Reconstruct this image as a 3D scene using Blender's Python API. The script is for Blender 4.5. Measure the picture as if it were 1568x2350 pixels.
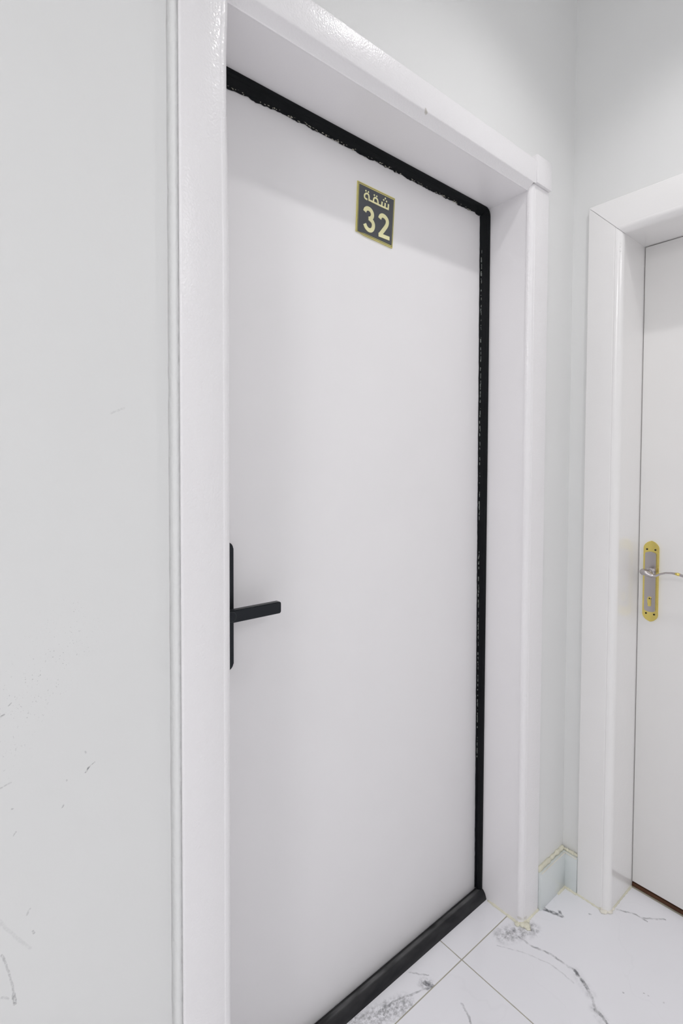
import bpy, bmesh, math, random
from mathutils import Vector, Matrix, noise

for o in list(bpy.data.objects):
    bpy.data.objects.remove(o, do_unlink=True)
S = bpy.context.scene
COL = S.collection
random.seed(7)

# ------------------------------------------------------------------ camera
F, CX, CY = 1202.26, 798.12, 1105.51          # pixels in the 1568 x 2350 frame
YAW, PITCH, ROLL = 0.69871, -0.0300, 0.00434
cam = bpy.data.cameras.new('camera')
cam_o = bpy.data.objects.new('camera', cam); COL.objects.link(cam_o)
fw = Vector((math.sin(YAW)*math.cos(PITCH), math.cos(YAW)*math.cos(PITCH), math.sin(PITCH)))
rt = Vector((math.cos(YAW), -math.sin(YAW), 0)); up = rt.cross(fw)
r2 = math.cos(ROLL)*rt + math.sin(ROLL)*up
u2 = -math.sin(ROLL)*rt + math.cos(ROLL)*up
m3 = Matrix((r2, u2, -fw)).transposed()
cam_o.matrix_world = Matrix.Translation((-0.39927, -0.78706, 1.30016)) @ m3.to_4x4()
cam.sensor_fit = 'HORIZONTAL'; cam.sensor_width = 36.0
cam.lens = F*36.0/1568.0
cam.shift_x = (784.0-CX)/1568.0
cam.shift_y = (CY-1175.0)/1568.0
cam.clip_start = 0.02
S.camera = cam_o

# ------------------------------------------------------------------ world, lamps, exposure
world = bpy.data.worlds.new('world'); S.world = world
world.use_nodes = True
world.node_tree.nodes['Background'].inputs[0].default_value = (0.8, 0.83, 0.85, 1)
world.node_tree.nodes['Background'].inputs[1].default_value = 0.05
S.view_settings.view_transform = 'Standard'
S.view_settings.look = 'None'
S.view_settings.gamma = 1.0
S.view_settings.use_curve_mapping = False
S.view_settings.exposure = -0.79
CEIL = 2.75
LAMPS = [(0.687, -0.486, 28.0), (-0.66, -0.486, 4.0), (-1.95, -0.486, 6.0)]   # spots: x, y, watts
FILL_PANELS = [(0.40, -2.7, 15.0), (-2.1, -1.35, 42.0)]     # invented panels added as ambient fill: x, y, watts
S.cycles.max_bounces = 12; S.cycles.diffuse_bounces = 9
LAMP_CONE, LAMP_BLEND = 122.0, 1.0
LAMP_COL = (1.0, 0.985, 0.985)
FILL_COL = (1.0, 0.985, 0.99)

# ------------------------------------------------------------------ measures (metres)
W = 0.9125          # clear width between the jambs of the numbered door
H = 2.05            # its clear height
YD = 0.152          # its face
YW = 0.008          # wall plane on that side
XW = 1.157          # plane of the right-hand wall
YB2 = -0.1405       # near jamb of the second door
BW = 0.90
HB = 1.96
XD = 1.3031         # face of the second door
Y_OPP = -3.4; X_END = -2.6

# ------------------------------------------------------------------ node helpers
def new_mat(name):
    m = bpy.data.materials.new(name); m.use_nodes = True
    nt = m.node_tree
    return m, nt, nt.nodes['Principled BSDF']
def nd(nt, t, **k):
    n = nt.nodes.new(t)
    for a, b in k.items(): setattr(n, a, b)
    return n
def lk(nt, a, b): nt.links.new(a, b)
def noise_tex(nt, vec, scale, detail=3.0, rough=0.5):
    n = nd(nt, 'ShaderNodeTexNoise')
    n.inputs['Scale'].default_value = scale; n.inputs['Detail'].default_value = detail
    n.inputs['Roughness'].default_value = rough
    if vec is not None: lk(nt, vec, n.inputs['Vector'])
    return n
def maprange(nt, val, a, b, c, d, smooth=False):
    n = nd(nt, 'ShaderNodeMapRange'); n.clamp = True
    if smooth: n.interpolation_type = 'SMOOTHSTEP'
    for i, v in enumerate((a, b, c, d)): n.inputs[i+1].default_value = v
    lk(nt, val, n.inputs[0]); return n.outputs[0]
def math_n(nt, op, a, b=None):
    n = nd(nt, 'ShaderNodeMath', operation=op)
    for i, v in enumerate((a, b)):
        if v is None: continue
        if isinstance(v, (int, float)): n.inputs[i].default_value = v
        else: lk(nt, v, n.inputs[i])
    return n.outputs[0]
def vmath(nt, op, a, b=None):
    n = nd(nt, 'ShaderNodeVectorMath', operation=op)
    for i, v in enumerate((a, b)):
        if v is None: continue
        if isinstance(v, tuple): n.inputs[i].default_value = v
        else: lk(nt, v, n.inputs[i])
    return n
def mix_col(nt, fac, a, b):
    n = nd(nt, 'ShaderNodeMix', data_type='RGBA')
    lk(nt, fac, n.inputs['Factor'])
    for s, v in (('A', a), ('B', b)):
        i = [x for x in n.inputs if x.name == s and x.type == 'RGBA'][0]
        if isinstance(v, tuple): i.default_value = (*v, 1)
        else: lk(nt, v, i)
    return [x for x in n.outputs if x.type == 'RGBA'][0]
def position(nt): return nd(nt, 'ShaderNodeNewGeometry').outputs['Position']
def seg_mask(nt, P, a, b, w, s, soft=0.35):
    """mask of strength s around the segment a-b with half width w"""
    a = Vector(a); b = Vector(b); ba = b-a; L = max(ba.dot(ba), 1e-9)
    pa = vmath(nt, 'SUBTRACT', P, tuple(a)).outputs[0]
    dt = vmath(nt, 'DOT_PRODUCT', pa, tuple(ba/L)).outputs['Value']
    h = nd(nt, 'ShaderNodeClamp'); lk(nt, dt, h.inputs[0])
    sc = nd(nt, 'ShaderNodeVectorMath', operation='SCALE'); sc.inputs[0].default_value = ba
    lk(nt, h.outputs[0], sc.inputs['Scale'])
    d = vmath(nt, 'SUBTRACT', pa, sc.outputs[0]).outputs[0]
    ln = vmath(nt, 'LENGTH', d).outputs['Value']
    return maprange(nt, ln, w*soft, w, s, 0.0, True)
def polyline_mask(nt, P, lines):
    out = None
    for pts, w, s in lines:
        for a, b in zip(pts[:-1], pts[1:]):
            m = seg_mask(nt, P, a, b, w, s)
            out = m if out is None else math_n(nt, 'MAXIMUM', out, m)
    return out
def warped(nt, flat, amp, scale):
    p = position(nt)
    n = noise_tex(nt, p, scale, 4.0, 0.6)
    c = vmath(nt, 'SUBTRACT', n.outputs['Color'], (0.5, 0.5, 0.5)).outputs[0]
    sc = nd(nt, 'ShaderNodeVectorMath', operation='SCALE'); sc.inputs['Scale'].default_value = amp
    lk(nt, c, sc.inputs[0])
    q = vmath(nt, 'ADD', p, sc.outputs[0]).outputs[0]
    return vmath(nt, 'MULTIPLY', q, flat).outputs[0]
def bump(nt, bsdf, h, strength, dist):
    b = nd(nt, 'ShaderNodeBump'); b.inputs['Strength'].default_value = strength
    b.inputs['Distance'].default_value = dist
    lk(nt, h, b.inputs['Height']); lk(nt, b.outputs[0], bsdf.inputs['Normal'])

# ------------------------------------------------------------------ materials
def plain(name, col, rough=0.5, metal=0.0, bump_scale=None, bump_s=0.1, bump_d=0.001, var=0.0, coat=0.0, spec=0.5):
    m, nt, b = new_mat(name)
    b.inputs['Roughness'].default_value = rough; b.inputs['Metallic'].default_value = metal
    b.inputs['Coat Weight'].default_value = coat; b.inputs['Specular IOR Level'].default_value = spec
    p = position(nt)
    if var > 0:
        n = noise_tex(nt, p, 9.0, 4.0)
        f = maprange(nt, n.outputs['Fac'], 0.35, 0.65, 0, 1)
        c = mix_col(nt, f, tuple(x*(1-var) for x in col), tuple(min(1, x*(1+var)) for x in col))
        lk(nt, c, b.inputs['Base Color'])
    else:
        b.inputs['Base Color'].default_value = (*col, 1)
    if bump_scale:
        n = noise_tex(nt, p, bump_scale, 2.0)
        bump(nt, b, n.outputs['Fac'], bump_s, bump_d)
    return m

def wall_material(name, col, lines=None, specks=False):
    m, nt, b = new_mat(name)
    b.inputs['Roughness'].default_value = 0.6
    b.inputs['Specular IOR Level'].default_value = 0.35
    p = position(nt)
    n = noise_tex(nt, p, 3.0, 5.0)
    f = maprange(nt, n.outputs['Fac'], 0.3, 0.7, 0, 1)
    c = mix_col(nt, f, tuple(x*0.985 for x in col), col)
    if lines:
        P = warped(nt, (1, 0, 1), 0.006, 60.0)
        mask = polyline_mask(nt, P, lines)
        br = noise_tex(nt, p, 350.0, 3.0)
        mask = math_n(nt, 'MULTIPLY', mask, maprange(nt, br.outputs['Fac'], 0.35, 0.6, 0.2, 1.0))
        c = mix_col(nt, mask, c, (0.12, 0.12, 0.13))
    if specks:
        # rubbed, speckled patch low on the left-hand wall
        zone = seg_mask(nt, vmath(nt, 'MULTIPLY', p, (1, 0, 1)).outputs[0], (-0.33, 0, 0.92), (-0.235, 0, 1.07), 0.06, 1.0, 0.1)
        sp = noise_tex(nt, p, 420.0, 2.0)
        spm = maprange(nt, sp.outputs['Fac'], 0.68, 0.74, 0.0, 0.45)
        c = mix_col(nt, math_n(nt, 'MULTIPLY', zone, spm), c, (0.2, 0.2, 0.21))
    lk(nt, c, b.inputs['Base Color'])
    bn = noise_tex(nt, p, 140.0, 3.0)
    bump(nt, b, bn.outputs['Fac'], 0.06, 0.002)
    return m

Y0 = 0.0
def wl(*pts): return [(x, Y0, z) for x, z in pts]
WALL_MARKS = [
    (wl((-0.2125, 0.8654), (-0.2073, 0.8722)), 0.0016, 0.75), (wl((-0.2073, 0.8722), (-0.2005, 0.8755)), 0.0010, 0.5),
    (wl((-0.3160, 0.662), (-0.3074, 0.629), (-0.3029, 0.5995)), 0.0018, 0.32), (wl((-0.3029, 0.6010), (-0.3014, 0.5880)), 0.0026, 0.55),
    (wl((-0.3190, 0.8820), (-0.3023, 0.8860)), 0.0013, 0.25), (wl((-0.3200, 0.7130), (-0.2981, 0.6734), (-0.2834, 0.6527)), 0.0030, 0.10),
    (wl((-0.3038, 0.9873), (-0.3009, 0.9905)), 0.0012, 0.45), (wl((-0.3135, 0.9750), (-0.3087, 0.9775)), 0.0013, 0.45),
    (wl((-0.2440, 0.8270), (-0.2420, 0.8300)), 0.0014, 0.4), (wl((-0.2796, 0.6733), (-0.2790, 0.6700)), 0.0022, 0.35),
    (wl((-0.2870, 0.7000), (-0.2840, 0.7060)), 0.0018, 0.25), (wl((-0.2133, 0.8960), (-0.2125, 0.8935)), 0.0014, 0.25),
    (wl((-0.2380, 0.8640), (-0.2376, 0.8630)), 0.0013, 0.3), (wl((-0.3017, 0.8505), (-0.3010, 0.8500)), 0.0013, 0.35),
    (wl((-0.3010, 0.8140), (-0.2980, 0.8180)), 0.0012, 0.3), (wl((-0.3170, 0.6060), (-0.3090, 0.5990)), 0.0020, 0.22),
    (wl((-0.1750, 1.3740), (-0.1560, 1.3830)), 0.0022, 0.14),
]
M = {}
WALLC = (0.790, 0.794, 0.790)
M['wall_scuffed'] = wall_material('scuffed wall paint', WALLC, WALL_MARKS, True)
M['wall'] = wall_material('white wall paint', WALLC)
M['ceiling'] = plain('ceiling paint', (0.88, 0.88, 0.87), 0.8)
PAINT = (0.880, 0.865, 0.878)

def gloss_paint(name, col, lines=None, peel=0.30, rough=0.34, coat=0.5):
    m, nt, b = new_mat(name)
    b.inputs['Roughness'].default_value = rough
    b.inputs['Coat Weight'].default_value = coat; b.inputs['Coat Roughness'].default_value = 0.025
    p = position(nt)
    n = noise_tex(nt, p, 6.0, 4.0)
    f = maprange(nt, n.outputs['Fac'], 0.3, 0.7, 0, 1)
    c = mix_col(nt, f, tuple(x*0.985 for x in col), col)
    if lines:
        P = warped(nt, (1, 1, 1), 0.004, 90.0)
        mask = polyline_mask(nt, P, lines)
        c = mix_col(nt, mask, c, (0.36, 0.33, 0.25))
    lk(nt, c, b.inputs['Base Color'])
    # orange peel of thick sprayed enamel: fine dimples riding on long ripples
    n1 = noise_tex(nt, p, 260.0, 1.0); n2 = noise_tex(nt, p, 45.0, 1.0)
    h = math_n(nt, 'ADD', n1.outputs['Fac'], math_n(nt, 'MULTIPLY', n2.outputs['Fac'], 0.9))
    bb = nd(nt, 'ShaderNodeBump'); bb.inputs['Strength'].default_value = peel; bb.inputs['Distance'].default_value = 0.002
    lk(nt, h, bb.inputs['Height'])
    lk(nt, bb.outputs[0], b.inputs['Normal']); lk(nt, bb.outputs[0], b.inputs['Coat Normal'])
    return m
M['casing'] = gloss_paint('white gloss enamel', PAINT, [
    ([(0.4735, -0.004, 2.0740), (0.4790, -0.003, 2.0690)], 0.0050, 0.55), ([(0.4720, -0.004, 2.0770), (0.4722, -0.004, 2.0765)], 0.0022, 1.0),
    ([(0.934, -0.001, 0.012), (0.905, 0.010, 0.020)], 0.006, 0.35),
    ([(1.1406, -0.125, 0.016), (1.1406, -0.128, 0.030)], 0.0016, 0.6),
])
M['jamb'] = gloss_paint('white gloss jamb enamel', PAINT, None, 0.05, 0.35, 0.2)
M['door'] = gloss_paint('white door lacquer', (0.885, 0.872, 0.883), None, 0.02, 0.5, 0.0)
M['door_b'] = gloss_paint('warm white door lacquer', (0.875, 0.865, 0.855), None, 0.02, 0.5, 0.0)
M['casing_b'] = gloss_paint('warm white casing enamel', (0.880, 0.870, 0.865), None, 0.06, 0.22)
M['caulk_wall'] = plain('painted caulk', (0.785, 0.788, 0.785), 0.5, bump_scale=160, bump_s=0.3, bump_d=0.003)
M['caulk_yellow'] = plain('yellowed caulk', (0.74, 0.72, 0.59), 0.55, bump_scale=200, bump_s=0.4, bump_d=0.003, var=0.10)
M['caulk_pale'] = plain('pale caulk', (0.79, 0.76, 0.68), 0.55, bump_scale=200, bump_s=0.4, bump_d=0.003, var=0.08)
M['rubber'] = plain('black rubber', (0.006, 0.007, 0.008), 0.55, spec=0.12, bump_scale=300, bump_s=0.15, bump_d=0.001)
M['residue'] = plain('dried glue residue', (0.22, 0.24, 0.22), 0.6)
M['residue_pale'] = plain('pale glue residue', (0.45, 0.43, 0.36), 0.6)
M['handle_black'] = plain('matt black metal', (0.020, 0.023, 0.028), 0.38, 0.6)
M['ring'] = plain('sensor ring', (0.06, 0.065, 0.07), 0.3, 0.5)
M['brass'] = plain('polished brass', (0.80, 0.66, 0.20), 0.22, 1.0, bump_scale=90, bump_s=0.1, bump_d=0.002)
M['nickel'] = plain('satin nickel', (0.50, 0.47, 0.47), 0.24, 1.0)
M['screw_hole'] = plain('screw recess', (0.01, 0.009, 0.006), 0.6)
M['sign_gold'] = plain('gold sign print', (0.76, 0.69, 0.26), 0.30, 0.5, var=0.15)
M['sign_text'] = plain('pale gold lettering', (0.90, 0.86, 0.50), 0.35, 0.12, var=0.05)
M['sign_dark'] = plain('dark grey sign plate', (0.085, 0.09, 0.10), 0.28, 0.3)
M['brown'] = plain('dark brown wood', (0.09, 0.035, 0.015), 0.5, var=0.2)
M['lamp_rim'] = plain('white lamp rim', (0.8, 0.8, 0.8), 0.4)
M['grout'] = plain('grey grout', (0.42, 0.40, 0.32), 0.8, var=0.08)
M['skirting'] = plain('pale glazed skirting tile', (0.70, 0.74, 0.74), 0.14, var=0.015)

def threshold_material():
    m, nt, b = new_mat('worn black threshold')
    b.inputs['Specular IOR Level'].default_value = 0.22
    b.inputs['Roughness'].default_value = 0.45
    p = position(nt)
    st = vmath(nt, 'MULTIPLY', p, (5.0, 16.0, 16.0)).outputs[0]
    n = noise_tex(nt, st, 3.0, 3.0, 0.5)
    f = maprange(nt, n.outputs['Fac'], 0.30, 0.75, 0.1, 0.9)
    # dusty, trodden band along the top of the strip
    band = seg_mask(nt, vmath(nt, 'MULTIPLY', p, (0, 1, 0)).outputs[0], (0, 0.1375, 0), (0, 0.1380, 0), 0.0085, 1.0, 0.3)
    f = math_n(nt, 'MULTIPLY', f, math_n(nt, 'ADD', math_n(nt, 'MULTIPLY', band, 0.75), 0.18))
    c = mix_col(nt, f, (0.008, 0.008, 0.010), (0.17, 0.17, 0.172))
    lk(nt, c, b.inputs['Base Color'])
    return m
M['threshold'] = threshold_material()

def marble(name, lines, zones, faint):
    m, nt, b = new_mat(name)
    b.inputs['Roughness'].default_value = 0.17
    p = position(nt)
    base = (0.865, 0.865, 0.90)
    n0 = noise_tex(nt, p, 2.2, 4.0)
    c = mix_col(nt, maprange(nt, n0.outputs['Fac'], 0.35, 0.7, 0, 1), base, tuple(x*0.97 for x in base))
    # faint clouded veins everywhere
    w = warped(nt, (1, 1, 0), 0.16, 5.0)
    nv = noise_tex(nt, w, 3.1, 3.0)
    v = math_n(nt, 'ABSOLUTE', math_n(nt, 'SUBTRACT', nv.outputs['Fac'], 0.5))
    vm = maprange(nt, v, 0.0, 0.008, faint, 0.0, True)
    c = mix_col(nt, vm, c, (0.45, 0.46, 0.49))
    # speckled patches
    for a, bb_, wdt, s, sc in zones:
        z = seg_mask(nt, vmath(nt, 'MULTIPLY', p, (1, 1, 0)).outputs[0], a, bb_, wdt, 1.0, 0.15)
        sp = noise_tex(nt, p, sc, 4.0, 0.7)
        thr = math_n(nt, 'MULTIPLY', z, maprange(nt, sp.outputs['Fac'], 0.40, 0.78, 0.0, s))
        c = mix_col(nt, thr, c, (0.07, 0.075, 0.085))
    P = warped(nt, (1, 1, 0), 0.012, 55.0)
    mask = polyline_mask(nt, P, lines)
    br = noise_tex(nt, p, 75.0, 4.0)
    mask = math_n(nt, 'MULTIPLY', mask, maprange(nt, br.outputs['Fac'], 0.32, 0.62, 0.12, 0.9))
    c = mix_col(nt, mask, c, (0.10, 0.105, 0.115))
    lk(nt, c, b.inputs['Base Color'])
    return m
def fl(*pts): return [(x, y, 0.0) for x, y in pts]
VEINS = [
    (fl((0.8744, -0.0140), (0.8792, -0.0573), (0.8952, -0.0987), (0.8971, -0.1400), (0.8994, -0.1679)), 0.0042, 0.6),
    (fl((0.8994, -0.1620), (0.8865, -0.1912), (0.8780, -0.2050)), 0.0060, 0.95),
    (fl((0.8780, -0.2050), (0.8654, -0.2230), (0.8401, -0.2420)), 0.0042, 0.55),
    (fl((0.8430, -0.2390), (0.8404, -0.2552)), 0.0060, 0.95), (fl((0.8404, -0.2552), (0.8325, -0.2739), (0.815, -0.300), (0.800, -0.345)), 0.0045, 0.8),
    (fl((0.8053, 0.0092), (0.8427, -0.0468), (0.8677, -0.1077), (0.8690, -0.1546), (0.8657, -0.1768)), 0.0026, 0.28),
    (fl((1.0130, -0.0100), (1.0305, -0.0560)), 0.0085, 1.0), (fl((1.0290, -0.0540), (1.0412, -0.0457)), 0.0065, 1.0),
    (fl((1.1780, -0.1500), (1.1986, -0.1824), (1.2041, -0.2100), (1.2477, -0.2520)), 0.0040, 0.6), (fl((1.2043, -0.2064), (1.2012, -0.2227)), 0.0030, 0.7),
    (fl((0.6080, -0.0270), (0.5979, -0.0532), (0.5859, -0.0684), (0.560, -0.110)), 0.0042, 0.6),
    (fl((0.9363, -0.2654), (0.9370, -0.2660)), 0.0024, 1.0), (fl((0.9739, -0.2995), (0.9743, -0.2999)), 0.0026, 1.0),
    (fl((0.9764, -0.3086), (0.9768, -0.3090)), 0.0026, 1.0), (fl((0.9860, -0.3383), (0.9870, -0.3390)), 0.0026, 0.9),
    (fl((1.100, -0.105), (1.101, -0.108)), 0.0032, 1.0),
]
M['marble'] = marble('white marble tile', VEINS, [((0.845, 0.016, 0), (0.925, -0.022, 0), 0.036, 1.0, 70.0), ((0.897, -0.165, 0), (0.870, -0.215, 0), 0.020, 0.35, 60.0), ((0.842, -0.240, 0), (0.825, -0.28, 0), 0.020, 0.35, 60.0)], 0.04)
STRIP_VEINS = [
    (fl((0.5675, 0.1084), (0.5840, 0.0900), (0.5993, 0.0720)), 0.0030, 0.5),
    (fl((0.5779, 0.0657), (0.5804, 0.0555)), 0.0080, 0.95), (fl((0.5880, 0.0470), (0.5700, 0.0505)), 0.0045, 1.0),
    (fl((0.5863, 0.0480), (0.5489, 0.0614), (0.5139, 0.0725), (0.4804, 0.0841), (0.4431, 0.0758)), 0.0034, 0.6),
    (fl((0.5139, 0.0725), (0.4950, 0.0600)), 0.0040, 0.5), (fl((0.47, 0.098), (0.455, 0.075)), 0.0045, 0.6),
]
M['marble_strip'] = marble('veined marble strip', STRIP_VEINS,
    [((0.38, 0.10, 0), (0.50, 0.062, 0), 0.036, 1.0, 110.0), ((0.575, 0.066, 0), (0.583, 0.056, 0), 0.022, 1.0, 80.0)], 0.03)

def lamp_mat(strength):
    m, nt, b = new_mat('lamp diffuser')
    b.inputs['Base Color'].default_value = (0.9, 0.9, 0.9, 1)
    b.inputs['Emission Color'].default_value = (*LAMP_COL, 1)
    b.inputs['Emission Strength'].default_value = strength
    return m

# ------------------------------------------------------------------ mesh helpers
def link(name, me, mat, parent=None, smooth=False, auto=None):
    o = bpy.data.objects.new(name, me); COL.objects.link(o)
    if mat: me.materials.append(mat)
    if parent: o.parent = parent
    if smooth or auto is not None:
        for p in me.polygons: p.use_smooth = True
    if auto is not None:
        me.set_sharp_from_angle(angle=math.radians(auto))
    return o
def from_bm(name, bm, mat, parent=None, smooth=False, auto=None):
    bmesh.ops.recalc_face_normals(bm, faces=bm.faces)
    me = bpy.data.meshes.new(name); bm.to_mesh(me); bm.free()
    return link(name, me, mat, parent, smooth, auto)
def add_box(bm, lo, hi, bev=0.0, seg=2):
    r = bmesh.ops.create_cube(bm, size=1.0)
    c = [(a+b)/2 for a, b in zip(lo, hi)]; s = [b-a for a, b in zip(lo, hi)]
    for v in r['verts']:
        v.co = Vector((c[i]+v.co[i]*s[i] for i in range(3)))
    if bev > 0:
        ed = list({e for v in r['verts'] for e in v.link_edges})
        bmesh.ops.bevel(bm, geom=ed, offset=bev, segments=seg, affect='EDGES', profile=0.5)
def box(name, lo, hi, mat, parent=None, bev=0.0, seg=2):
    bm = bmesh.new(); add_box(bm, lo, hi, bev, seg)
    return from_bm(name, bm, mat, parent, auto=35 if bev else None)
def sweep(name, prof, stations, mapper, mat, parent=None, auto=30, closed=True):
    """loft the closed 2-D profile through stations; mapper(u, d, station) -> xyz"""
    vs, fs = [], []; n = len(prof); k = len(stations)
    for st in stations:
        for (u, d) in prof: vs.append(mapper(u, d, st))
    for j in range(k-1):
        for i in range(n):
            a = j*n+i; b = j*n+(i+1) % n
            fs.append((a, b, b+n, a+n))
    fs.append(tuple(range(n-1, -1, -1))); fs.append(tuple((k-1)*n+i for i in range(n)))
    bm = bmesh.new()
    bv = [bm.verts.new(v) for v in vs]
    for f in fs: bm.faces.new([bv[i] for i in f])
    return from_bm(name, bm, mat, parent, auto=auto)
def prism(name, poly, y0, y1, mat, parent=None, axis='y', bev=0.0):
    """extrude a polygon: axis y -> poly is (x, z); axis x -> poly is (y, z)"""
    bm = bmesh.new()
    f = (lambda p, d: (p[0], d, p[1])) if axis == 'y' else (lambda p, d: (d, p[0], p[1]))
    a = [bm.verts.new(f(p, y0)) for p in poly]; b = [bm.verts.new(f(p, y1)) for p in poly]
    n = len(poly)
    top = bm.faces.new(a); bm.faces.new(b[::-1])
    for i in range(n): bm.faces.new((a[(i+1) % n], a[i], b[i], b[(i+1) % n]))
    if bev > 0:
        bmesh.ops.bevel(bm, geom=list(top.edges), offset=bev, segments=2, affect='EDGES')
    return from_bm(name, bm, mat, parent, auto=40)
def structure(o): o['kind'] = 'structure'; return o
def tag(o, label, cat, group=None):
    o['label'] = label; o['category'] = cat
    if group: o['group'] = group
    return o
def empty(name, loc):
    o = bpy.data.objects.new(name, None); COL.objects.link(o); o.location = loc
    o.empty_display_size = 0.05
    return o
def settle(root):
    """children were built in world coordinates: keep them there under a moved parent"""
    bpy.context.view_layer.update()
    for c in root.children: c.matrix_parent_inverse = root.matrix_world.inverted()
def tube(bm, pts, radii, sides=12, squash=1.0, cap=True):
    P = [Vector(p) for p in pts]; rings = []
    for i, p in enumerate(P):
        t = (P[min(i+1, len(P)-1)]-P[max(i-1, 0)]).normalized()
        ref = Vector((0, 0, 1)) if abs(t.z) < 0.9 else Vector((0, 1, 0))
        s = t.cross(ref).normalized(); u = s.cross(t)
        rings.append([bm.verts.new(p+(s*math.cos(a)*squash+u*math.sin(a))*radii[i])
                      for a in (2*math.pi*k/sides for k in range(sides))])
    for a, b in zip(rings[:-1], rings[1:]):
        for k in range(sides): bm.faces.new((a[k], a[(k+1) % sides], b[(k+1) % sides], b[k]))
    if cap: bm.faces.new(rings[0][::-1]); bm.faces.new(rings[-1])

# ------------------------------------------------------------------ room shell
def wall_boxes(name, boxes, mat):
    bm = bmesh.new()
    for lo, hi in boxes: add_box(bm, lo, hi)
    return structure(from_bm(name, bm, mat))
wall_boxes('wall_left', [((X_END, YW, 0), (-0.02, 0.26, CEIL)), ((W+0.02, YW, 0), (1.42, 0.26, CEIL)),
                         ((-0.02, YW, H+0.02), (W+0.02, 0.26, CEIL))], M['wall_scuffed'])
wall_boxes('wall_right', [((XW, YB2+0.02, 0), (1.42, YW, CEIL)), ((XW, Y_OPP, 0), (1.42, YB2-BW-0.02, CEIL)),
                          ((XW, YB2-BW-0.02, HB+0.02), (1.42, YB2+0.02, CEIL))], M['wall'])
wall_boxes('wall_back', [((X_END, Y_OPP-0.15, 0), (1.42, Y_OPP, CEIL))], M['wall'])
wall_boxes('wall_end', [((X_END-0.15, Y_OPP-0.15, 0), (X_END, 0.26, CEIL))], M['wall'])
wall_boxes('ceiling', [((X_END-0.15, Y_OPP-0.15, CEIL), (1.42, 0.26, CEIL+0.12))], M['ceiling'])

# floor: grout bed with every tile its own piece
floor = structure(box('floor', (X_END-0.15, Y_OPP-0.15, -0.12), (1.42, 0.26, -0.0018), M['grout']))
GX, GY, TS, G = 0.700, 0.045, 0.600, 0.0030
def tile(x0, x1, y0, y1, mat):
    bm = bmesh.new()
    add_box(bm, (x0+G/2, y0+G/2, -0.010), (x1-G/2, y1-G/2, 0.0), 0.0007, 1)
    return from_bm('tile', bm, mat, floor)
for i in range(-6, 2):
    for j in range(7):
        x0 = max(GX+(i-1)*TS+TS-TS, X_END); x1 = GX+i*TS
        y1 = GY-j*TS; y0 = max(y1-TS, Y_OPP)
        if x1-x0 > 0.02 and y1-y0 > 0.02: tile(x0, x1, y0, y1, M['marble'])
tile(-0.02, 0.100, GY, 0.20, M['marble_strip'])
tile(0.100, GX, GY, 0.20, M['marble_strip'])
tile(GX, W+0.02, GY, 0.20, M['marble_strip'])

# skirting tiles with their caulk
def caulk(name, a, b, r, mat, parent, seed=0, amp=0.35, n=26):
    """a lumpy bead of sealant from a to b"""
    A, B = Vector(a), Vector(b)
    bm = bmesh.new()
    pts = [A.lerp(B, i/(n-1)) for i in range(n)]
    rad = [r*(1+amp*noise.noise(Vector((i*0.45, seed*7.3, 0)))*1.6) for i in range(n)]
    tube(bm, pts, rad, 8)
    return from_bm(name, bm, mat, parent, smooth=True)
base_l = structure(box('baseboard_left', (1.0005, -0.010, 0), (1.138, YW, 0.1085), M['skirting'], None, 0.0012))
base_r = structure(box('baseboard_right', (1.138, -0.0460, 0), (XW, YW, 0.1085), M['skirting'], None, 0.0012))
caulk('caulk_bead', (1.003, 0.004, 0.1120), (1.150, 0.004, 0.1135), 0.0060, M['caulk_yellow'], base_l, 1)
caulk('caulk_edge', (1.003, -0.0092, 0.1090), (1.138, -0.0092, 0.1090), 0.0013, M['caulk_pale'], base_l, 2, 0.2)
caulk('caulk_bead', (1.095, -0.0100, 0.0), (1.139, -0.0100, 0.0015), 0.0045, M['caulk_yellow'], base_l, 3)
caulk('caulk_bead', (1.1500, -0.002, 0.1120), (1.1505, -0.044, 0.1115), 0.0045, M['caulk_yellow'], base_r, 4)
caulk('caulk_edge', (1.1385, -0.0100, 0.1090), (1.1385, -0.0460, 0.1090), 0.0013, M['caulk_pale'], base_r, 5, 0.2)
caulk('caulk_bead', (1.1380, -0.0100, 0.0015), (1.1380, -0.0480, 0.0), 0.0042, M['caulk_yellow'], base_r, 6)
base_l2 = structure(box('baseboard_left', (X_END, -0.010, 0), (-0.0925, YW, 0.1085), M['skirting'], None, 0.0012))
base_b = structure(box('baseboard_back', (X_END, Y_OPP, 0), (XW, Y_OPP+0.018, 0.1085), M['skirting'], None, 0.0012))

# ------------------------------------------------------------------ casings
def casing_profile(r, face, back, lip, width, oh=0.002, liner=0.0205, groove=0.0006):
    p = [(-oh, lip), (-oh, face+r)]
    for k in range(1, 9):
        a = math.pi/2*k/8
        p.append((-oh+r-r*math.cos(a), face+r-r*math.sin(a)))
    u = r-oh
    p += [(u+0.0012, face+groove), (u+0.0032, face+groove), (u+0.0046, face)]
    for k in range(0, 5):
        a = math.pi/2*k/4
        p.append((width-0.0035+0.0035*math.sin(a), face+0.0035-0.0035*math.cos(a)))
    p += [(width, back), (liner, back), (liner, lip)]
    return p
zs = [0.0]+[0.05+i*0.1 for i in range(20)]+[2.0716]
def bow(z):      # the left leg is not quite straight: it bows outwards just below the head
    return 0.0042*math.exp(-((z-1.93)/0.16)**2) if z < 1.93 else 0.0042*math.exp(-((z-1.93)/0.06)**2)

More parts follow.
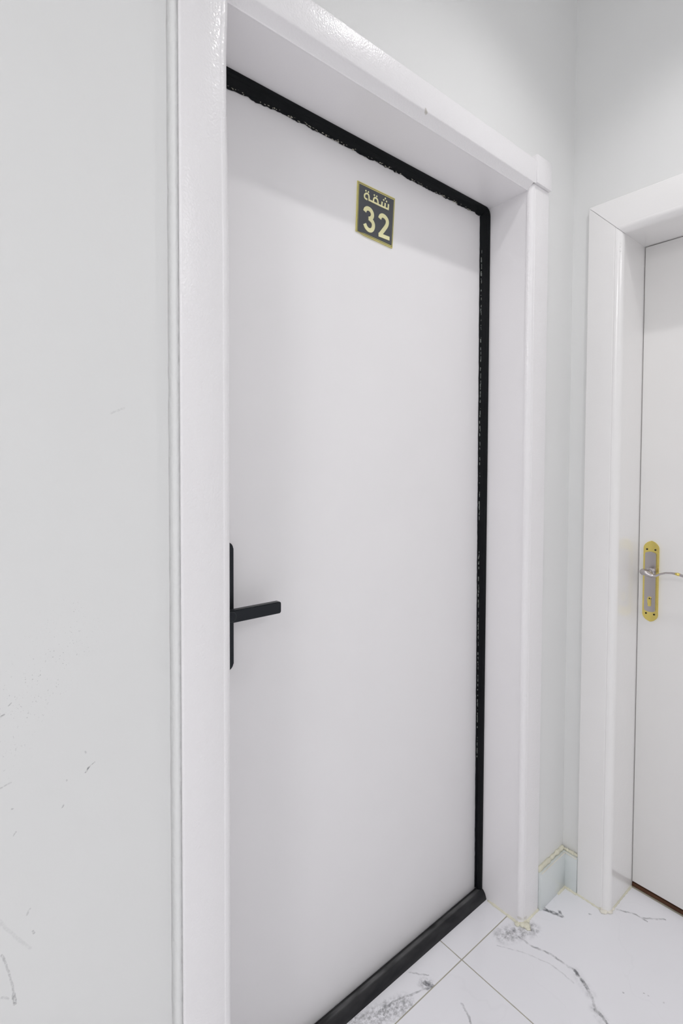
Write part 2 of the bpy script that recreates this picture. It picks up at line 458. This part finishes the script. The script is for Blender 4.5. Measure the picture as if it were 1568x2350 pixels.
trim1 = structure(empty('trim_1', (W/2, 0, 0)))
sweep('casing_leg', casing_profile(0.014, -0.0122, YW, 0.0140, 0.0794, 0.0062), zs,
      lambda u, d, z: (-u-(bow(z) if u < 0.03 else 0), d, z), M['casing'], trim1)
sweep('casing_leg', casing_profile(0.0135, -0.0010, YW, 0.0140, 0.0877, groove=0.0011), zs,
      lambda u, d, z: (W+u, d, z), M['casing'], trim1)
HEAD = [(0.0045, 0.0160), (0.0045, 0.0125), (0.0075, 0.0122)]     # step at the jamb, sloping underside, small round, face
HEAD += [(0.0195, -0.0022), (0.0203, -0.0042), (0.0215, -0.0054), (0.0232, -0.0060)]
for k in range(5):
    a = math.pi/2*k/4
    HEAD.append((0.0834-0.0035+0.0035*math.sin(a), -0.0060+0.0035-0.0035*math.cos(a)))
HEAD += [(0.0834, YW), (0.0205, YW), (0.0205, 0.0160)]
sweep('casing_head', HEAD, [-0.079, 0.2, 0.5, 0.7, 0.9212],
      lambda u, d, x: ((min(max(x, 0.0005), W-0.0005) if u < 0.0215 else x), d-0.035*max(0, u-0.03), H+u), M['casing'], trim1)
box('corner_block', (0.9215, -0.0098, 2.0722), (0.9975, YW, 2.1480), M['casing'], trim1, 0.0016)
box('corner_block', (-0.0850, -0.0160, 2.0722), (-0.0795, YW, 2.1480), M['casing'], trim1, 0.0016)
box('jamb', (W, 0.0142, 0), (W+0.0195, 0.215, H+0.0195), M['jamb'], trim1)
box('jamb', (-0.0195, 0.0142, 0), (0.0, 0.215, H+0.0195), M['jamb'], trim1)
sweep('jamb_head', [(0.0162, H+0.0048), (0.1320, H), (0.215, H), (0.215, H+0.0195), (0.0162, H+0.0195)], [0.0, W], lambda d, z, x: (x, d, z), M['jamb'], trim1)
# painted fillet of filler between left casing leg and wall
bm = bmesh.new()
n = 80; ra, rb = [], []
for i in range(n):
    z = 2.15*i/(n-1)
    j = 0.0006*noise.noise(Vector((0, 0, z*40)))
    ra.append([bm.verts.new((-0.0797-j, -0.0070+j, z)), bm.verts.new((-0.0850, -0.0005, z)), bm.verts.new((-0.0915+2*j, YW, z)), bm.verts.new((-0.0797, YW, z))])
for a, b in zip(ra[:-1], ra[1:]):
    for k in range(4): bm.faces.new((a[k], a[(k+1) % 4], b[(k+1) % 4], b[k]))
bm.faces.new(ra[0]); bm.faces.new(ra[-1][::-1])
from_bm('caulk_fillet', bm, M['caulk_wall'], trim1, smooth=True)
# sealant round the foot of the right leg
caulk('caulk_bead', (W-0.0005, 0.112, 0.0), (W-0.0005, 0.012, 0.0), 0.0042, M['caulk_yellow'], trim1, 8)
caulk('caulk_bead', (W-0.001, 0.014, 0.001), (W+0.020, -0.0020, 0.001), 0.0065, M['caulk_yellow'], trim1, 9, 0.6, 12)
caulk('caulk_bead', (W+0.018, -0.0020, 0.001), (W+0.0870, -0.0015, 0.0), 0.0035, M['caulk_yellow'], trim1, 10, 0.5)

def lump(name, spots, mat, parent):
    bm = bmesh.new()
    for x, y, z, r in spots:
        t = bmesh.ops.create_icosphere(bm, subdivisions=2, radius=r)
        for v in t['verts']:
            k = 1+0.35*noise.noise(Vector((v.co.x*160+x*90, v.co.y*160, v.co.z*160)))
            v.co = Vector((x+v.co.x*k, y+v.co.y*k, max(0.0003, z+v.co.z*k*0.5)))
    return from_bm(name, bm, mat, parent, smooth=True)
lump('caulk_lump', [(W+0.004, 0.000, 0.002, 0.011), (W+0.010, -0.009, 0.001, 0.012), (W+0.006, -0.018, 0.000, 0.007), (W-0.006, 0.010, 0.001, 0.008), (W+0.026, -0.004, 0.001, 0.006)], M['caulk_yellow'], trim1)

# weatherstrip: rubber profile swept up, round and down, ragged where it was trimmed on the door
path = []
RC = 0.022
for i in range(41): path.append((0.0, 0.024+(H-RC-0.024)*i/40, 1, 0))
for k in range(1, 8):
    a = math.pi/2*k/8; path.append((RC-RC*math.cos(a), H-RC+RC*math.sin(a), math.cos(a), -math.sin(a)))
for i in range(221): path.append((RC+(W-2*RC)*i/220, H, 0, -1))
for k in range(1, 8):
    a = math.pi/2*k/8; path.append((W-RC+RC*math.sin(a), H-RC+RC*math.cos(a), -math.sin(a), -math.cos(a)))
for i in range(301): path.append((W, H-RC-(H-RC-0.024)*i/300, -1, 0))
def strip(path, name):
    bm = bmesh.new(); rings = []
    for i, (x, z, nx, nz) in enumerate(path):
        top = abs(nz)
        rag = noise.noise(Vector((x*38, z*38, 1.7)))+0.6*noise.noise(Vector((x*120, z*120, 4.2)))+0.35*noise.noise(Vector((x*310, z*310, 9)))
        if nx < -0.5:
            wdt = 0.0255-0.0125*(1-z/2.05)+0.0010*rag
        else:
            wdt = 0.0205+0.0038*rag*top+0.007*max(0, 1-x/0.25)*top
        prof = [(0.0, 0.151), (0.0, 0.1325), (0.0035, 0.1318), (0.0080, 0.1325), (0.0105, 0.1365), (0.0125, 0.1372),
                (0.0145, 0.1420), (wdt*0.80, 0.1475), (wdt, 0.1502), (wdt*0.99, 0.1515)]
        rings.append([bm.verts.new((x+nx*u, d, z+nz*u)) for u, d in prof])
    k = len(rings[0])
    for a, b in zip(rings[:-1], rings[1:]):
        for q in range(k): bm.faces.new((a[q], a[(q+1) % k], b[(q+1) % k], b[q]))
    bm.faces.new(rings[0]); bm.faces.new(rings[-1][::-1])
    return from_bm(name, bm, M['rubber'], trim1, auto=35)
ws = strip(path, 'weatherstrip')
ws['label'] = 'black rubber weatherstrip with a ragged trimmed edge'
def flakes(name, mat, spots):
    bm = bmesh.new()
    for (x, y, z, sx, sz) in spots:
        vs = []
        n = 6; a0 = random.random()*6
        for k in range(n):
            a = a0+2*math.pi*k/n; r = random.uniform(0.6, 1.1)
            vs.append((x+sx*r*math.cos(a), z+sz*r*math.sin(a)))
        t = [bm.verts.new((p[0], y-0.0008, p[1])) for p in vs]; b = [bm.verts.new((p[0], y+0.0012, p[1])) for p in vs]
        bm.faces.new(t); bm.faces.new(b[::-1])
        for k in range(n): bm.faces.new((t[(k+1) % n], t[k], b[k], b[(k+1) % n]))
    o = from_bm(name, bm, mat, trim1); o['kind'] = 'stuff'; return o
sp = []
for i in range(230):
    z = random.uniform(0.35, 1.93)
    if noise.noise(Vector((z*5, 3.3, 0))) < -0.12: continue
    wd = 0.0255-0.0125*(1-z/2.05)
    sp.append((W-wd*0.83+random.gauss(0, 0.0008), 0.1474, z, random.uniform(0.0003, 0.0009), random.uniform(0.001, 0.006)))
flakes('glue_residue', M['residue'], sp)
sp = []
for i in range(120):
    x = random.uniform(0.02, W-0.04)
    sp.append((x, 0.1488, H-0.0190-0.005*max(0, 1-x/0.25)+random.gauss(0, 0.0016), random.uniform(0.0008, 0.0035), random.uniform(0.0003, 0.0008)))
flakes('glue_residue', M['residue_pale'], sp)
settle(trim1)

# threshold strip on the floor under the numbered door
thr = sweep('threshold_strip', [(0.1505, 0.0), (0.1505, 0.0195), (0.1455, 0.0200), (0.1440, 0.0222), (0.1310, 0.0245), (0.1275, 0.0225),
                               (0.1235, 0.0180), (0.1215, 0.0150), (0.1172, 0.0040), (0.1170, 0.0)],
            [0.001, 0.3, 0.6, W-0.001], lambda d, z, x: (x, d, z), M['threshold'], None, 25)
tag(thr, 'worn black rubber threshold strip on the floor under the door marked 32', 'threshold')

# ------------------------------------------------------------------ numbered door
door1 = structure(empty('door_1', (W/2, YD, 0)))
box('leaf', (0.002, YD, 0.006), (W-0.002, YD+0.045, H-0.002), M['door'], door1, 0.0012)
def rounded_rect(x0, x1, z0, z1, r, n=7):
    p = []
    for cx, cz, a0 in ((x1-r, z1-r, 0), (x0+r, z1-r, 90), (x0+r, z0+r, 180), (x1-r, z0+r, 270)):
        for k in range(n+1):
            a = math.radians(a0+90*k/n); p.append((cx+r*math.cos(a), cz+r*math.sin(a)))
    return p
hp = prism('handle_plate', rounded_rect(0.0265, 0.0893, 0.8955, 1.1500, 0.013), 0.1430, YD, M['handle_black'], door1, 'y', 0.0015)
hp['label'] = 'slim black lock plate with a flat lever'
bm = bmesh.new()
lev = rounded_rect(0.034, 0.1735, 1.0030, 1.0265, 0.0042, 4)
lever = prism('lever', lev, 0.1010, 0.1135, M['handle_black'], hp, 'y', 0.0012)
bm = bmesh.new(); tube(bm, [(0.054, 0.144, 1.0148), (0.054, 0.112, 1.0148)], [0.0105, 0.0105], 20)
from_bm('lever_neck', bm, M['handle_black'], hp, auto=40)
bm = bmesh.new()
for k in range(32):
    pass
ro = [(0.0630+0.0100*math.cos(2*math.pi*k/32), 1.0148+0.0100*math.sin(2*math.pi*k/32)) for k in range(32)]
ri = [(0.0630+0.0094*math.cos(2*math.pi*k/32), 1.0148+0.0094*math.sin(2*math.pi*k/32)) for k in range(32)]
a = [bm.verts.new((x, 0.1007, z)) for x, z in ro]; b = [bm.verts.new((x, 0.1007, z)) for x, z in ri]
c = [bm.verts.new((x, 0.1012, z)) for x, z in ro]
for k in range(32):
    q = (k+1) % 32
    bm.faces.new((a[k], a[q], b[q], b[k])); bm.faces.new((c[k], c[q], a[q], a[k]))
from_bm('sensor_ring', bm, M['ring'], hp)
settle(door1)

# ------------------------------------------------------------------ apartment sign on the door
sign = empty('door_sign', (0.474, YD, 1.843))
tag(sign, 'square dark grey and gold apartment sign with number 32', 'sign')
PL = [(0.4143, 1.9650), (0.5369, 1.9635), (0.5290, 1.8395), (0.4350, 1.8450), (0.4200, 1.8482), (0.4097, 1.8478)]
s_plate = prism('plate', PL[::-1], 0.1490, YD, M['sign_gold'], sign, 'y', 0.0003)
IN = [(0.4188, 1.9592), (0.5318, 1.9576), (0.5246, 1.8452), (0.4360, 1.8498), (0.4180, 1.8492), (0.4146, 1.8505)]
s_panel = prism('panel', IN[::-1], 0.1484, 0.1492, M['sign_dark'], sign, 'y')
def frame_line(name, quad, t, y0, y1, mat):
    bm = bmesh.new(); c = Vector((sum(p[0] for p in quad)/len(quad), sum(p[1] for p in quad)/len(quad)))
    o = [Vector(p) for p in quad]; i = [p+(c-p).normalized()*t*1.35 for p in o]
    n = len(o)
    A = [bm.verts.new((p.x, y0, p.y)) for p in o]; B = [bm.verts.new((p.x, y0, p.y)) for p in i]
    C = [bm.verts.new((p.x, y1, p.y)) for p in o]; D = [bm.verts.new((p.x, y1, p.y)) for p in i]
    for k in range(n):
        q = (k+1) % n
        bm.faces.new((A[k], A[q], B[q], B[k])); bm.faces.new((C[q], C[k], D[k], D[q]))
        bm.faces.new((A[q], A[k], C[k], C[q])); bm.faces.new((B[k], B[q], D[q], D[k]))
    return from_bm(name, bm, mat, s_plate)
frame_line('border_line', [(0.4163, 1.9625), (0.5345, 1.9608), (0.5268, 1.8420), (0.4360, 1.8472), (0.4122, 1.8490)], 0.0007, 0.1486, 0.1492, M['sign_dark'])
LAYER = [0]
def stroke(bm, pts, w, y0=0.1474, y1=0.1486, taper=None, flat=False):
    """flat ribbon of width w along a polyline, with real thickness"""
    LAYER[0] += 1; y0 = y0-0.00006*(LAYER[0] % 7)      # crossing strokes never share a plane
    P = [Vector(p) for p in pts]
    if len(P) > 2:   # smooth the polyline (Catmull-Rom)
        Q = []
        for i in range(len(P)-1):
            p0 = P[max(i-1, 0)]; p1 = P[i]; p2 = P[i+1]; p3 = P[min(i+2, len(P)-1)]
            for k in range(5):
                t = k/5
                Q.append(0.5*((2*p1)+(-p0+p2)*t+(2*p0-5*p1+4*p2-p3)*t*t+(-p0+3*p1-3*p2+p3)*t**3))
        Q.append(P[-1]); P = Q
    L, R = [], []
    for i, p in enumerate(P):
        t = (P[min(i+1, len(P)-1)]-P[max(i-1, 0)]).normalized(); nrm = Vector((-t.y, t.x))
        L.append(p+nrm*w/2); R.append(p-nrm*w/2)
    rings = []
    for l, r in zip(L, R):
        rings.append([bm.verts.new((l.x, y0, l.y)), bm.verts.new((r.x, y0, r.y)), bm.verts.new((r.x, y1, r.y)), bm.verts.new((l.x, y1, l.y))])
    for a, b in zip(rings[:-1], rings[1:]):
        for k in range(4): bm.faces.new((a[k], a[(k+1) % 4], b[(k+1) % 4], b[k]))
    bm.faces.new(rings[0]); bm.faces.new(rings[-1][::-1])
def dot(bm, x, z, r, y0=0.1474, y1=0.1486):
    pts = [(x+r*math.cos(a), z+r*math.sin(a)) for a in (math.pi/4*k+math.pi/8 for k in range(8))]
    A = [bm.verts.new((p[0], y0, p[1])) for p in pts]; B = [bm.verts.new((p[0], y1, p[1])) for p in pts]
    bm.faces.new(A); bm.faces.new(B[::-1])
    for k in range(8): bm.faces.new((A[(k+1) % 8], A[k], B[k], B[(k+1) % 8]))
SW = 0.0040
bm = bmesh.new()
stroke(bm, [(0.5128, 1.9412), (0.5116, 1.9272)], SW); stroke(bm, [(0.5136, 1.9288), (0.4880, 1.9288)], SW)
stroke(bm, [(0.5016, 1.9402), (0.5004, 1.9280)], SW); stroke(bm, [(0.4912, 1.9402), (0.4898, 1.9280)], SW)
for x, z in ((0.5021, 1.9516), (0.4965, 1.9462), (0.5063, 1.9457)): dot(bm, x, z, 0.0022)
stroke(bm, [(0.4890, 1.9288), (0.4740, 1.9294), (0.4465, 1.9304)], SW)
stroke(bm, [(0.4628, 1.9300), (0.4630, 1.9362), (0.4660, 1.9412), (0.4705, 1.9420), (0.4752, 1.9400), (0.4772, 1.9350), (0.4770, 1.9290)], SW*0.95)
for x, z in ((0.4655, 1.9475), (0.4735, 1.9472)): dot(bm, x, z, 0.0021)
stroke(bm, [(0.4482, 1.9300), (0.4484, 1.9380), (0.4459, 1.9428), (0.4402, 1.9432), (0.4350, 1.9390), (0.4340, 1.9340), (0.4365, 1.9305), (0.4430, 1.9298)], SW*0.95)
for x, z in ((0.4384, 1.9487), (0.4464, 1.9484)): dot(bm, x, z, 0.0021)
from_bm('lettering', bm, M['sign_text'], s_panel)
NW = 0.0098
bm = bmesh.new()
stroke(bm, [(0.4352, 1.9000), (0.4378, 1.9060), (0.4440, 1.9095), (0.4520, 1.9090), (0.4580, 1.9045), (0.4598, 1.8980), (0.4570, 1.8915), (0.4520, 1.8880)], NW)
stroke(bm, [(0.4520, 1.8868), (0.4592, 1.8835), (0.4630, 1.8770), (0.4615, 1.8680), (0.4555, 1.8615), (0.4470, 1.8605), (0.4395, 1.8645), (0.4350, 1.8715)], NW)
stroke(bm, [(0.4472, 1.8872), (0.4560, 1.8872)], 0.0088)
from_bm('numeral', bm, M['sign_text'], s_panel)
bm = bmesh.new()
stroke(bm, [(0.4836, 1.8980), (0.4866, 1.9045), (0.4930, 1.9078), (0.5010, 1.9068), (0.5078, 1.9020), (0.5092, 1.8950), (0.5060, 1.8865), (0.4965, 1.8740), (0.4850, 1.8600)], NW)
stroke(bm, [(0.4800, 1.8588), (0.5166, 1.8588)], 0.0092)
from_bm('numeral', bm, M['sign_text'], s_panel)
settle(sign)

# ------------------------------------------------------------------ second door in the right-hand wall
FB = 1.1406
trim2 = structure(empty('trim_2', (XW, YB2-BW/2, 0)))
pb = casing_profile(0.018, FB, XW, 1.163, 0.0941, groove=0.0009)
def leg_b(sgn, y_in, name):
    def mp(u, d, st):
        z = 0.0 if st == 0 else (HB+u*1.0414-0.0005 if st == 2 else 1.0)
        return (d, y_in+sgn*u, z)
    sweep(name, pb, [0, 1, 2], mp, M['casing_b'], trim2)
leg_b(1, YB2, 'casing_leg'); leg_b(-1, YB2-BW, 'casing_leg')
ph = casing_profile(0.018, FB-0.0006, XW, 1.163, 0.0980, groove=0.0002)
def head_b(u, d, st):
    e = u*0.9602-0.0005
    return (d, (YB2+e) if st == 0 else (YB2-BW-e), HB+u)
sweep('casing_head', ph, [0, 1], head_b, M['casing_b'], trim2)
box('jamb', (1.1635, YB2, 0), (1.38, YB2+0.0195, HB+0.0195), M['casing_b'], trim2)
box('jamb', (1.1635, YB2-BW-0.0195, 0), (1.38, YB2-BW, HB+0.0195), M['casing_b'], trim2)
box('jamb_head', (1.1635, YB2-BW, HB), (1.38, YB2, HB+0.0195), M['casing_b'], trim2)
caulk('caulk_bead', (FB, YB2+0.094, 0.0), (FB-0.001, YB2+0.016, 0.0), 0.0030, M['caulk_yellow'], trim2, 12, 0.5)
caulk('caulk_bead', (FB-0.001, YB2+0.022, 0.0), (FB+0.020, YB2+0.000, 0.0), 0.0070, M['caulk_pale'], trim2, 13, 0.5, 12)
caulk('caulk_bead', (FB+0.018, YB2-0.0005, 0.0), (XD, YB2-0.0005, 0.0), 0.0034, M['caulk_yellow'], trim2, 14, 0.5)
lump('caulk_lump', [(FB+0.001, YB2+0.010, 0.001, 0.010), (FB-0.004, YB2+0.014, 0.001, 0.008), (FB+0.012, YB2+0.001, 0.001, 0.009), (FB+0.030, YB2-0.001, 0.001, 0.006)], M['caulk_pale'], trim2)
# runs of paint on the bead of the near leg
bm = bmesh.new()
for dy, z, r in ((0.0060, 1.921, 0.0045), (0.0066, 1.911, 0.0058), (0.0052, 1.930, 0.0030)):
    t = bmesh.ops.create_uvsphere(bm, u_segments=12, v_segments=8, radius=r)
    for v in t['verts']: v.co = Vector((FB+0.0050+v.co.x*0.45, YB2+dy+v.co.y*0.8, z+v.co.z*1.3))
from_bm('paint_run', bm, M['casing_b'], trim2, smooth=True)
settle(trim2)

door2 = structure(empty('door_2', (XD, YB2-BW/2, 0)))
box('leaf', (XD, YB2-BW+0.003, 0.0170), (XD+0.042, YB2-0.0022, HB-0.0025), M['door_b'], door2, 0.0010)
box('door_sill', (XD+0.0030, YB2-BW+0.001, 0.0002), (XD+0.050, YB2-0.001, 0.0105), M['brown'], door2)
# brass and nickel lever set
yc, z0, z1 = -0.1778, 0.8372, 1.0805
def esc(hw, zb, zt, tip):
    """escutcheon outline with waisted, pointed ends"""
    side = []
    for k in range(0, 13):
        t = k/12
        w = hw*(1.0 if t < 0.25 else math.cos((t-0.25)/0.75*math.pi/2)**0.62)
        side.append((w, t*tip))
    right = [(yc-w, zt-tip+d) for w, d in side]
    left = [(yc+w, zt-tip+d) for w, d in side[::-1][1:]]
    bl = [(yc+w, zb+tip-d) for w, d in side]
    br = [(yc-w, zb+tip-d) for w, d in side[::-1][1:]]
    return right+left+bl+br
hb = prism('handle_plate', esc(0.0212, z0, z1, 0.030), XD-0.0045, XD, M['brass'], door2, 'x', 0.0014)
hb['label'] = 'brass and nickel lever handle on a long plate'
prism('nickel_panel', esc(0.0152, z0+0.030, z1-0.032, 0.008), XD-0.0085, XD-0.0040, M['nickel'], hb, 'x', 0.0018)
for (y, z) in ((-0.1665, 1.0545), (-0.1893, 1.0548), (-0.1672, 0.8612), (-0.1895, 0.8612)):
    bm = bmesh.new(); tube(bm, [(XD-0.0030, y, z), (XD-0.0056, y, z)], [0.0029, 0.0026], 14)
    from_bm('screw', bm, M['screw_hole'], hb)
bm = bmesh.new()
tube(bm, [(XD-0.0080, yc, 0.9876), (XD-0.0120, yc, 0.9876), (XD-0.0150, yc, 0.9876), (XD-0.0400, yc, 0.9876)], [0.0130, 0.0130, 0.0088, 0.0082], 24)
from_bm('spindle_collar', bm, M['nickel'], hb, auto=40)
bm = bmesh.new()
lp = [(-0.1712, 0.9925), (-0.1775, 0.9918), (-0.1868, 0.9890), (-0.1965, 0.9850), (-0.2077, 0.9860), (-0.2178, 0.9925), (-0.2322, 0.9982), (-0.2464, 1.0003), (-0.2604, 0.9998), (-0.2765, 0.9968), (-0.2900, 0.9925), (-0.2990, 0.9915)]
tube(bm, [(XD-0.047, y, z) for y, z in lp], [0.0086, 0.0096, 0.0085, 0.0062, 0.0034, 0.0026, 0.0026, 0.0028, 0.0034, 0.0040, 0.0044, 0.0028], 16, 1.5)
t = bmesh.ops.create_uvsphere(bm, u_segments=16, v_segments=10, radius=0.0092)
for v in t['verts']: v.co = Vector((XD-0.047+v.co.x, -0.1722+v.co.y, 0.9922+v.co.z))
from_bm('lever', bm, M['nickel'], hb, auto=50)
bm = bmesh.new(); tube(bm, [(XD-0.047, -0.2560, 1.0001), (XD-0.047, -0.2625, 0.9995), (XD-0.047, -0.2690, 0.9983)], [0.0030, 0.0044, 0.0040], 16, 1.5)
from_bm('lever_band', bm, M['brass'], hb, smooth=True)
ky = -0.1774
prism('keyhole_cover', [(ky+0.0046, 0.8880), (ky+0.0030, 0.8848), (ky-0.0030, 0.8848), (ky-0.0046, 0.8880), (ky-0.0046, 0.9030), (ky-0.0034, 0.9062),
      (ky-0.0056, 0.9100), (ky-0.0030, 0.9136), (ky+0.0024, 0.9132), (ky+0.0056, 0.9090), (ky+0.0046, 0.9040)], XD-0.0112, XD-0.0084, M['brass'], hb, 'x', 0.0009)
bm = bmesh.new(); tube(bm, [(XD-0.0110, ky-0.0008, 0.9086), (XD-0.0116, ky-0.0008, 0.9086)], [0.0024, 0.0022], 12)
from_bm('keyhole', bm, M['screw_hole'], hb)
settle(door2)

# ------------------------------------------------------------------ ceiling lights above the frame, then added fill panels
for i, (lx, ly, st) in enumerate(LAMPS):
    L = empty('ceiling_light', (lx, ly, CEIL))
    tag(L, ['round white ceiling light nearest the corner', 'round white ceiling light between the other two', 'round white ceiling light farthest from the corner'][i], 'light', 'ceiling lights of the corridor')
    bm = bmesh.new()                      # rim ring round the recessed lens
    ring = []
    for k in range(40):
        c_, s_ = math.cos(2*math.pi*k/40), math.sin(2*math.pi*k/40)
        ring.append([bm.verts.new((lx+r*c_, ly+r*s_, CEIL-h)) for r, h in ((0.048, 0.0), (0.046, 0.006), (0.036, 0.006), (0.034, 0.0))])
    for k in range(40):
        a, b = ring[k], ring[(k+1) % 40]
        for q in range(3): bm.faces.new((a[q], a[q+1], b[q+1], b[q]))
    from_bm('lamp_rim', bm, M['lamp_rim'], L, auto=40)
    bm = bmesh.new()
    tube(bm, [(lx, ly, CEIL-0.0004), (lx, ly, CEIL-0.002)], [0.0338, 0.0330], 32)
    from_bm('diffuser', bm, lamp_mat(6.0), L, auto=40)
    sp_ = bpy.data.lights.new('downlight', 'SPOT')
    sp_.energy = st; sp_.color = LAMP_COL; sp_.shadow_soft_size = 0.02
    sp_.spot_size = math.radians(LAMP_CONE); sp_.spot_blend = LAMP_BLEND
    so = bpy.data.objects.new('downlight', sp_); COL.objects.link(so)
    so.location = (lx, ly, CEIL-0.034); so.parent = L
    settle(L)

for i, (px, py, st) in enumerate(FILL_PANELS):  # made-up panels behind the camera, added to raise the ambient light
    L = empty('fill_panel', (px, py, CEIL))
    tag(L, ['added square fill light panel nearer to the numbered door', 'added square fill light panel farther from the numbered door'][i], 'light', 'added fill light panels')
    bm = bmesh.new()
    for x0, x1, y0, y1 in ((-.31, .31, .295, .31), (-.31, .31, -.31, -.295), (-.31, -.295, -.295, .295), (.295, .31, -.295, .295)):
        add_box(bm, (px+x0, py+y0, CEIL-0.012), (px+x1, py+y1, CEIL-0.0005))
    from_bm('fill_frame', bm, M['lamp_rim'], L)
    from_bm_l = box('diffuser', (px-.294, py-.294, CEIL-0.004), (px+.294, py+.294, CEIL-0.0006), lamp_mat(2.0), L)
    al = bpy.data.lights.new('fill_light', 'AREA'); al.shape = 'SQUARE'; al.size = 0.58
    al.energy = st; al.color = FILL_COL
    ao = bpy.data.objects.new('fill_light', al); COL.objects.link(ao)
    ao.location = (px, py, CEIL-0.014); ao.parent = L
    settle(L)
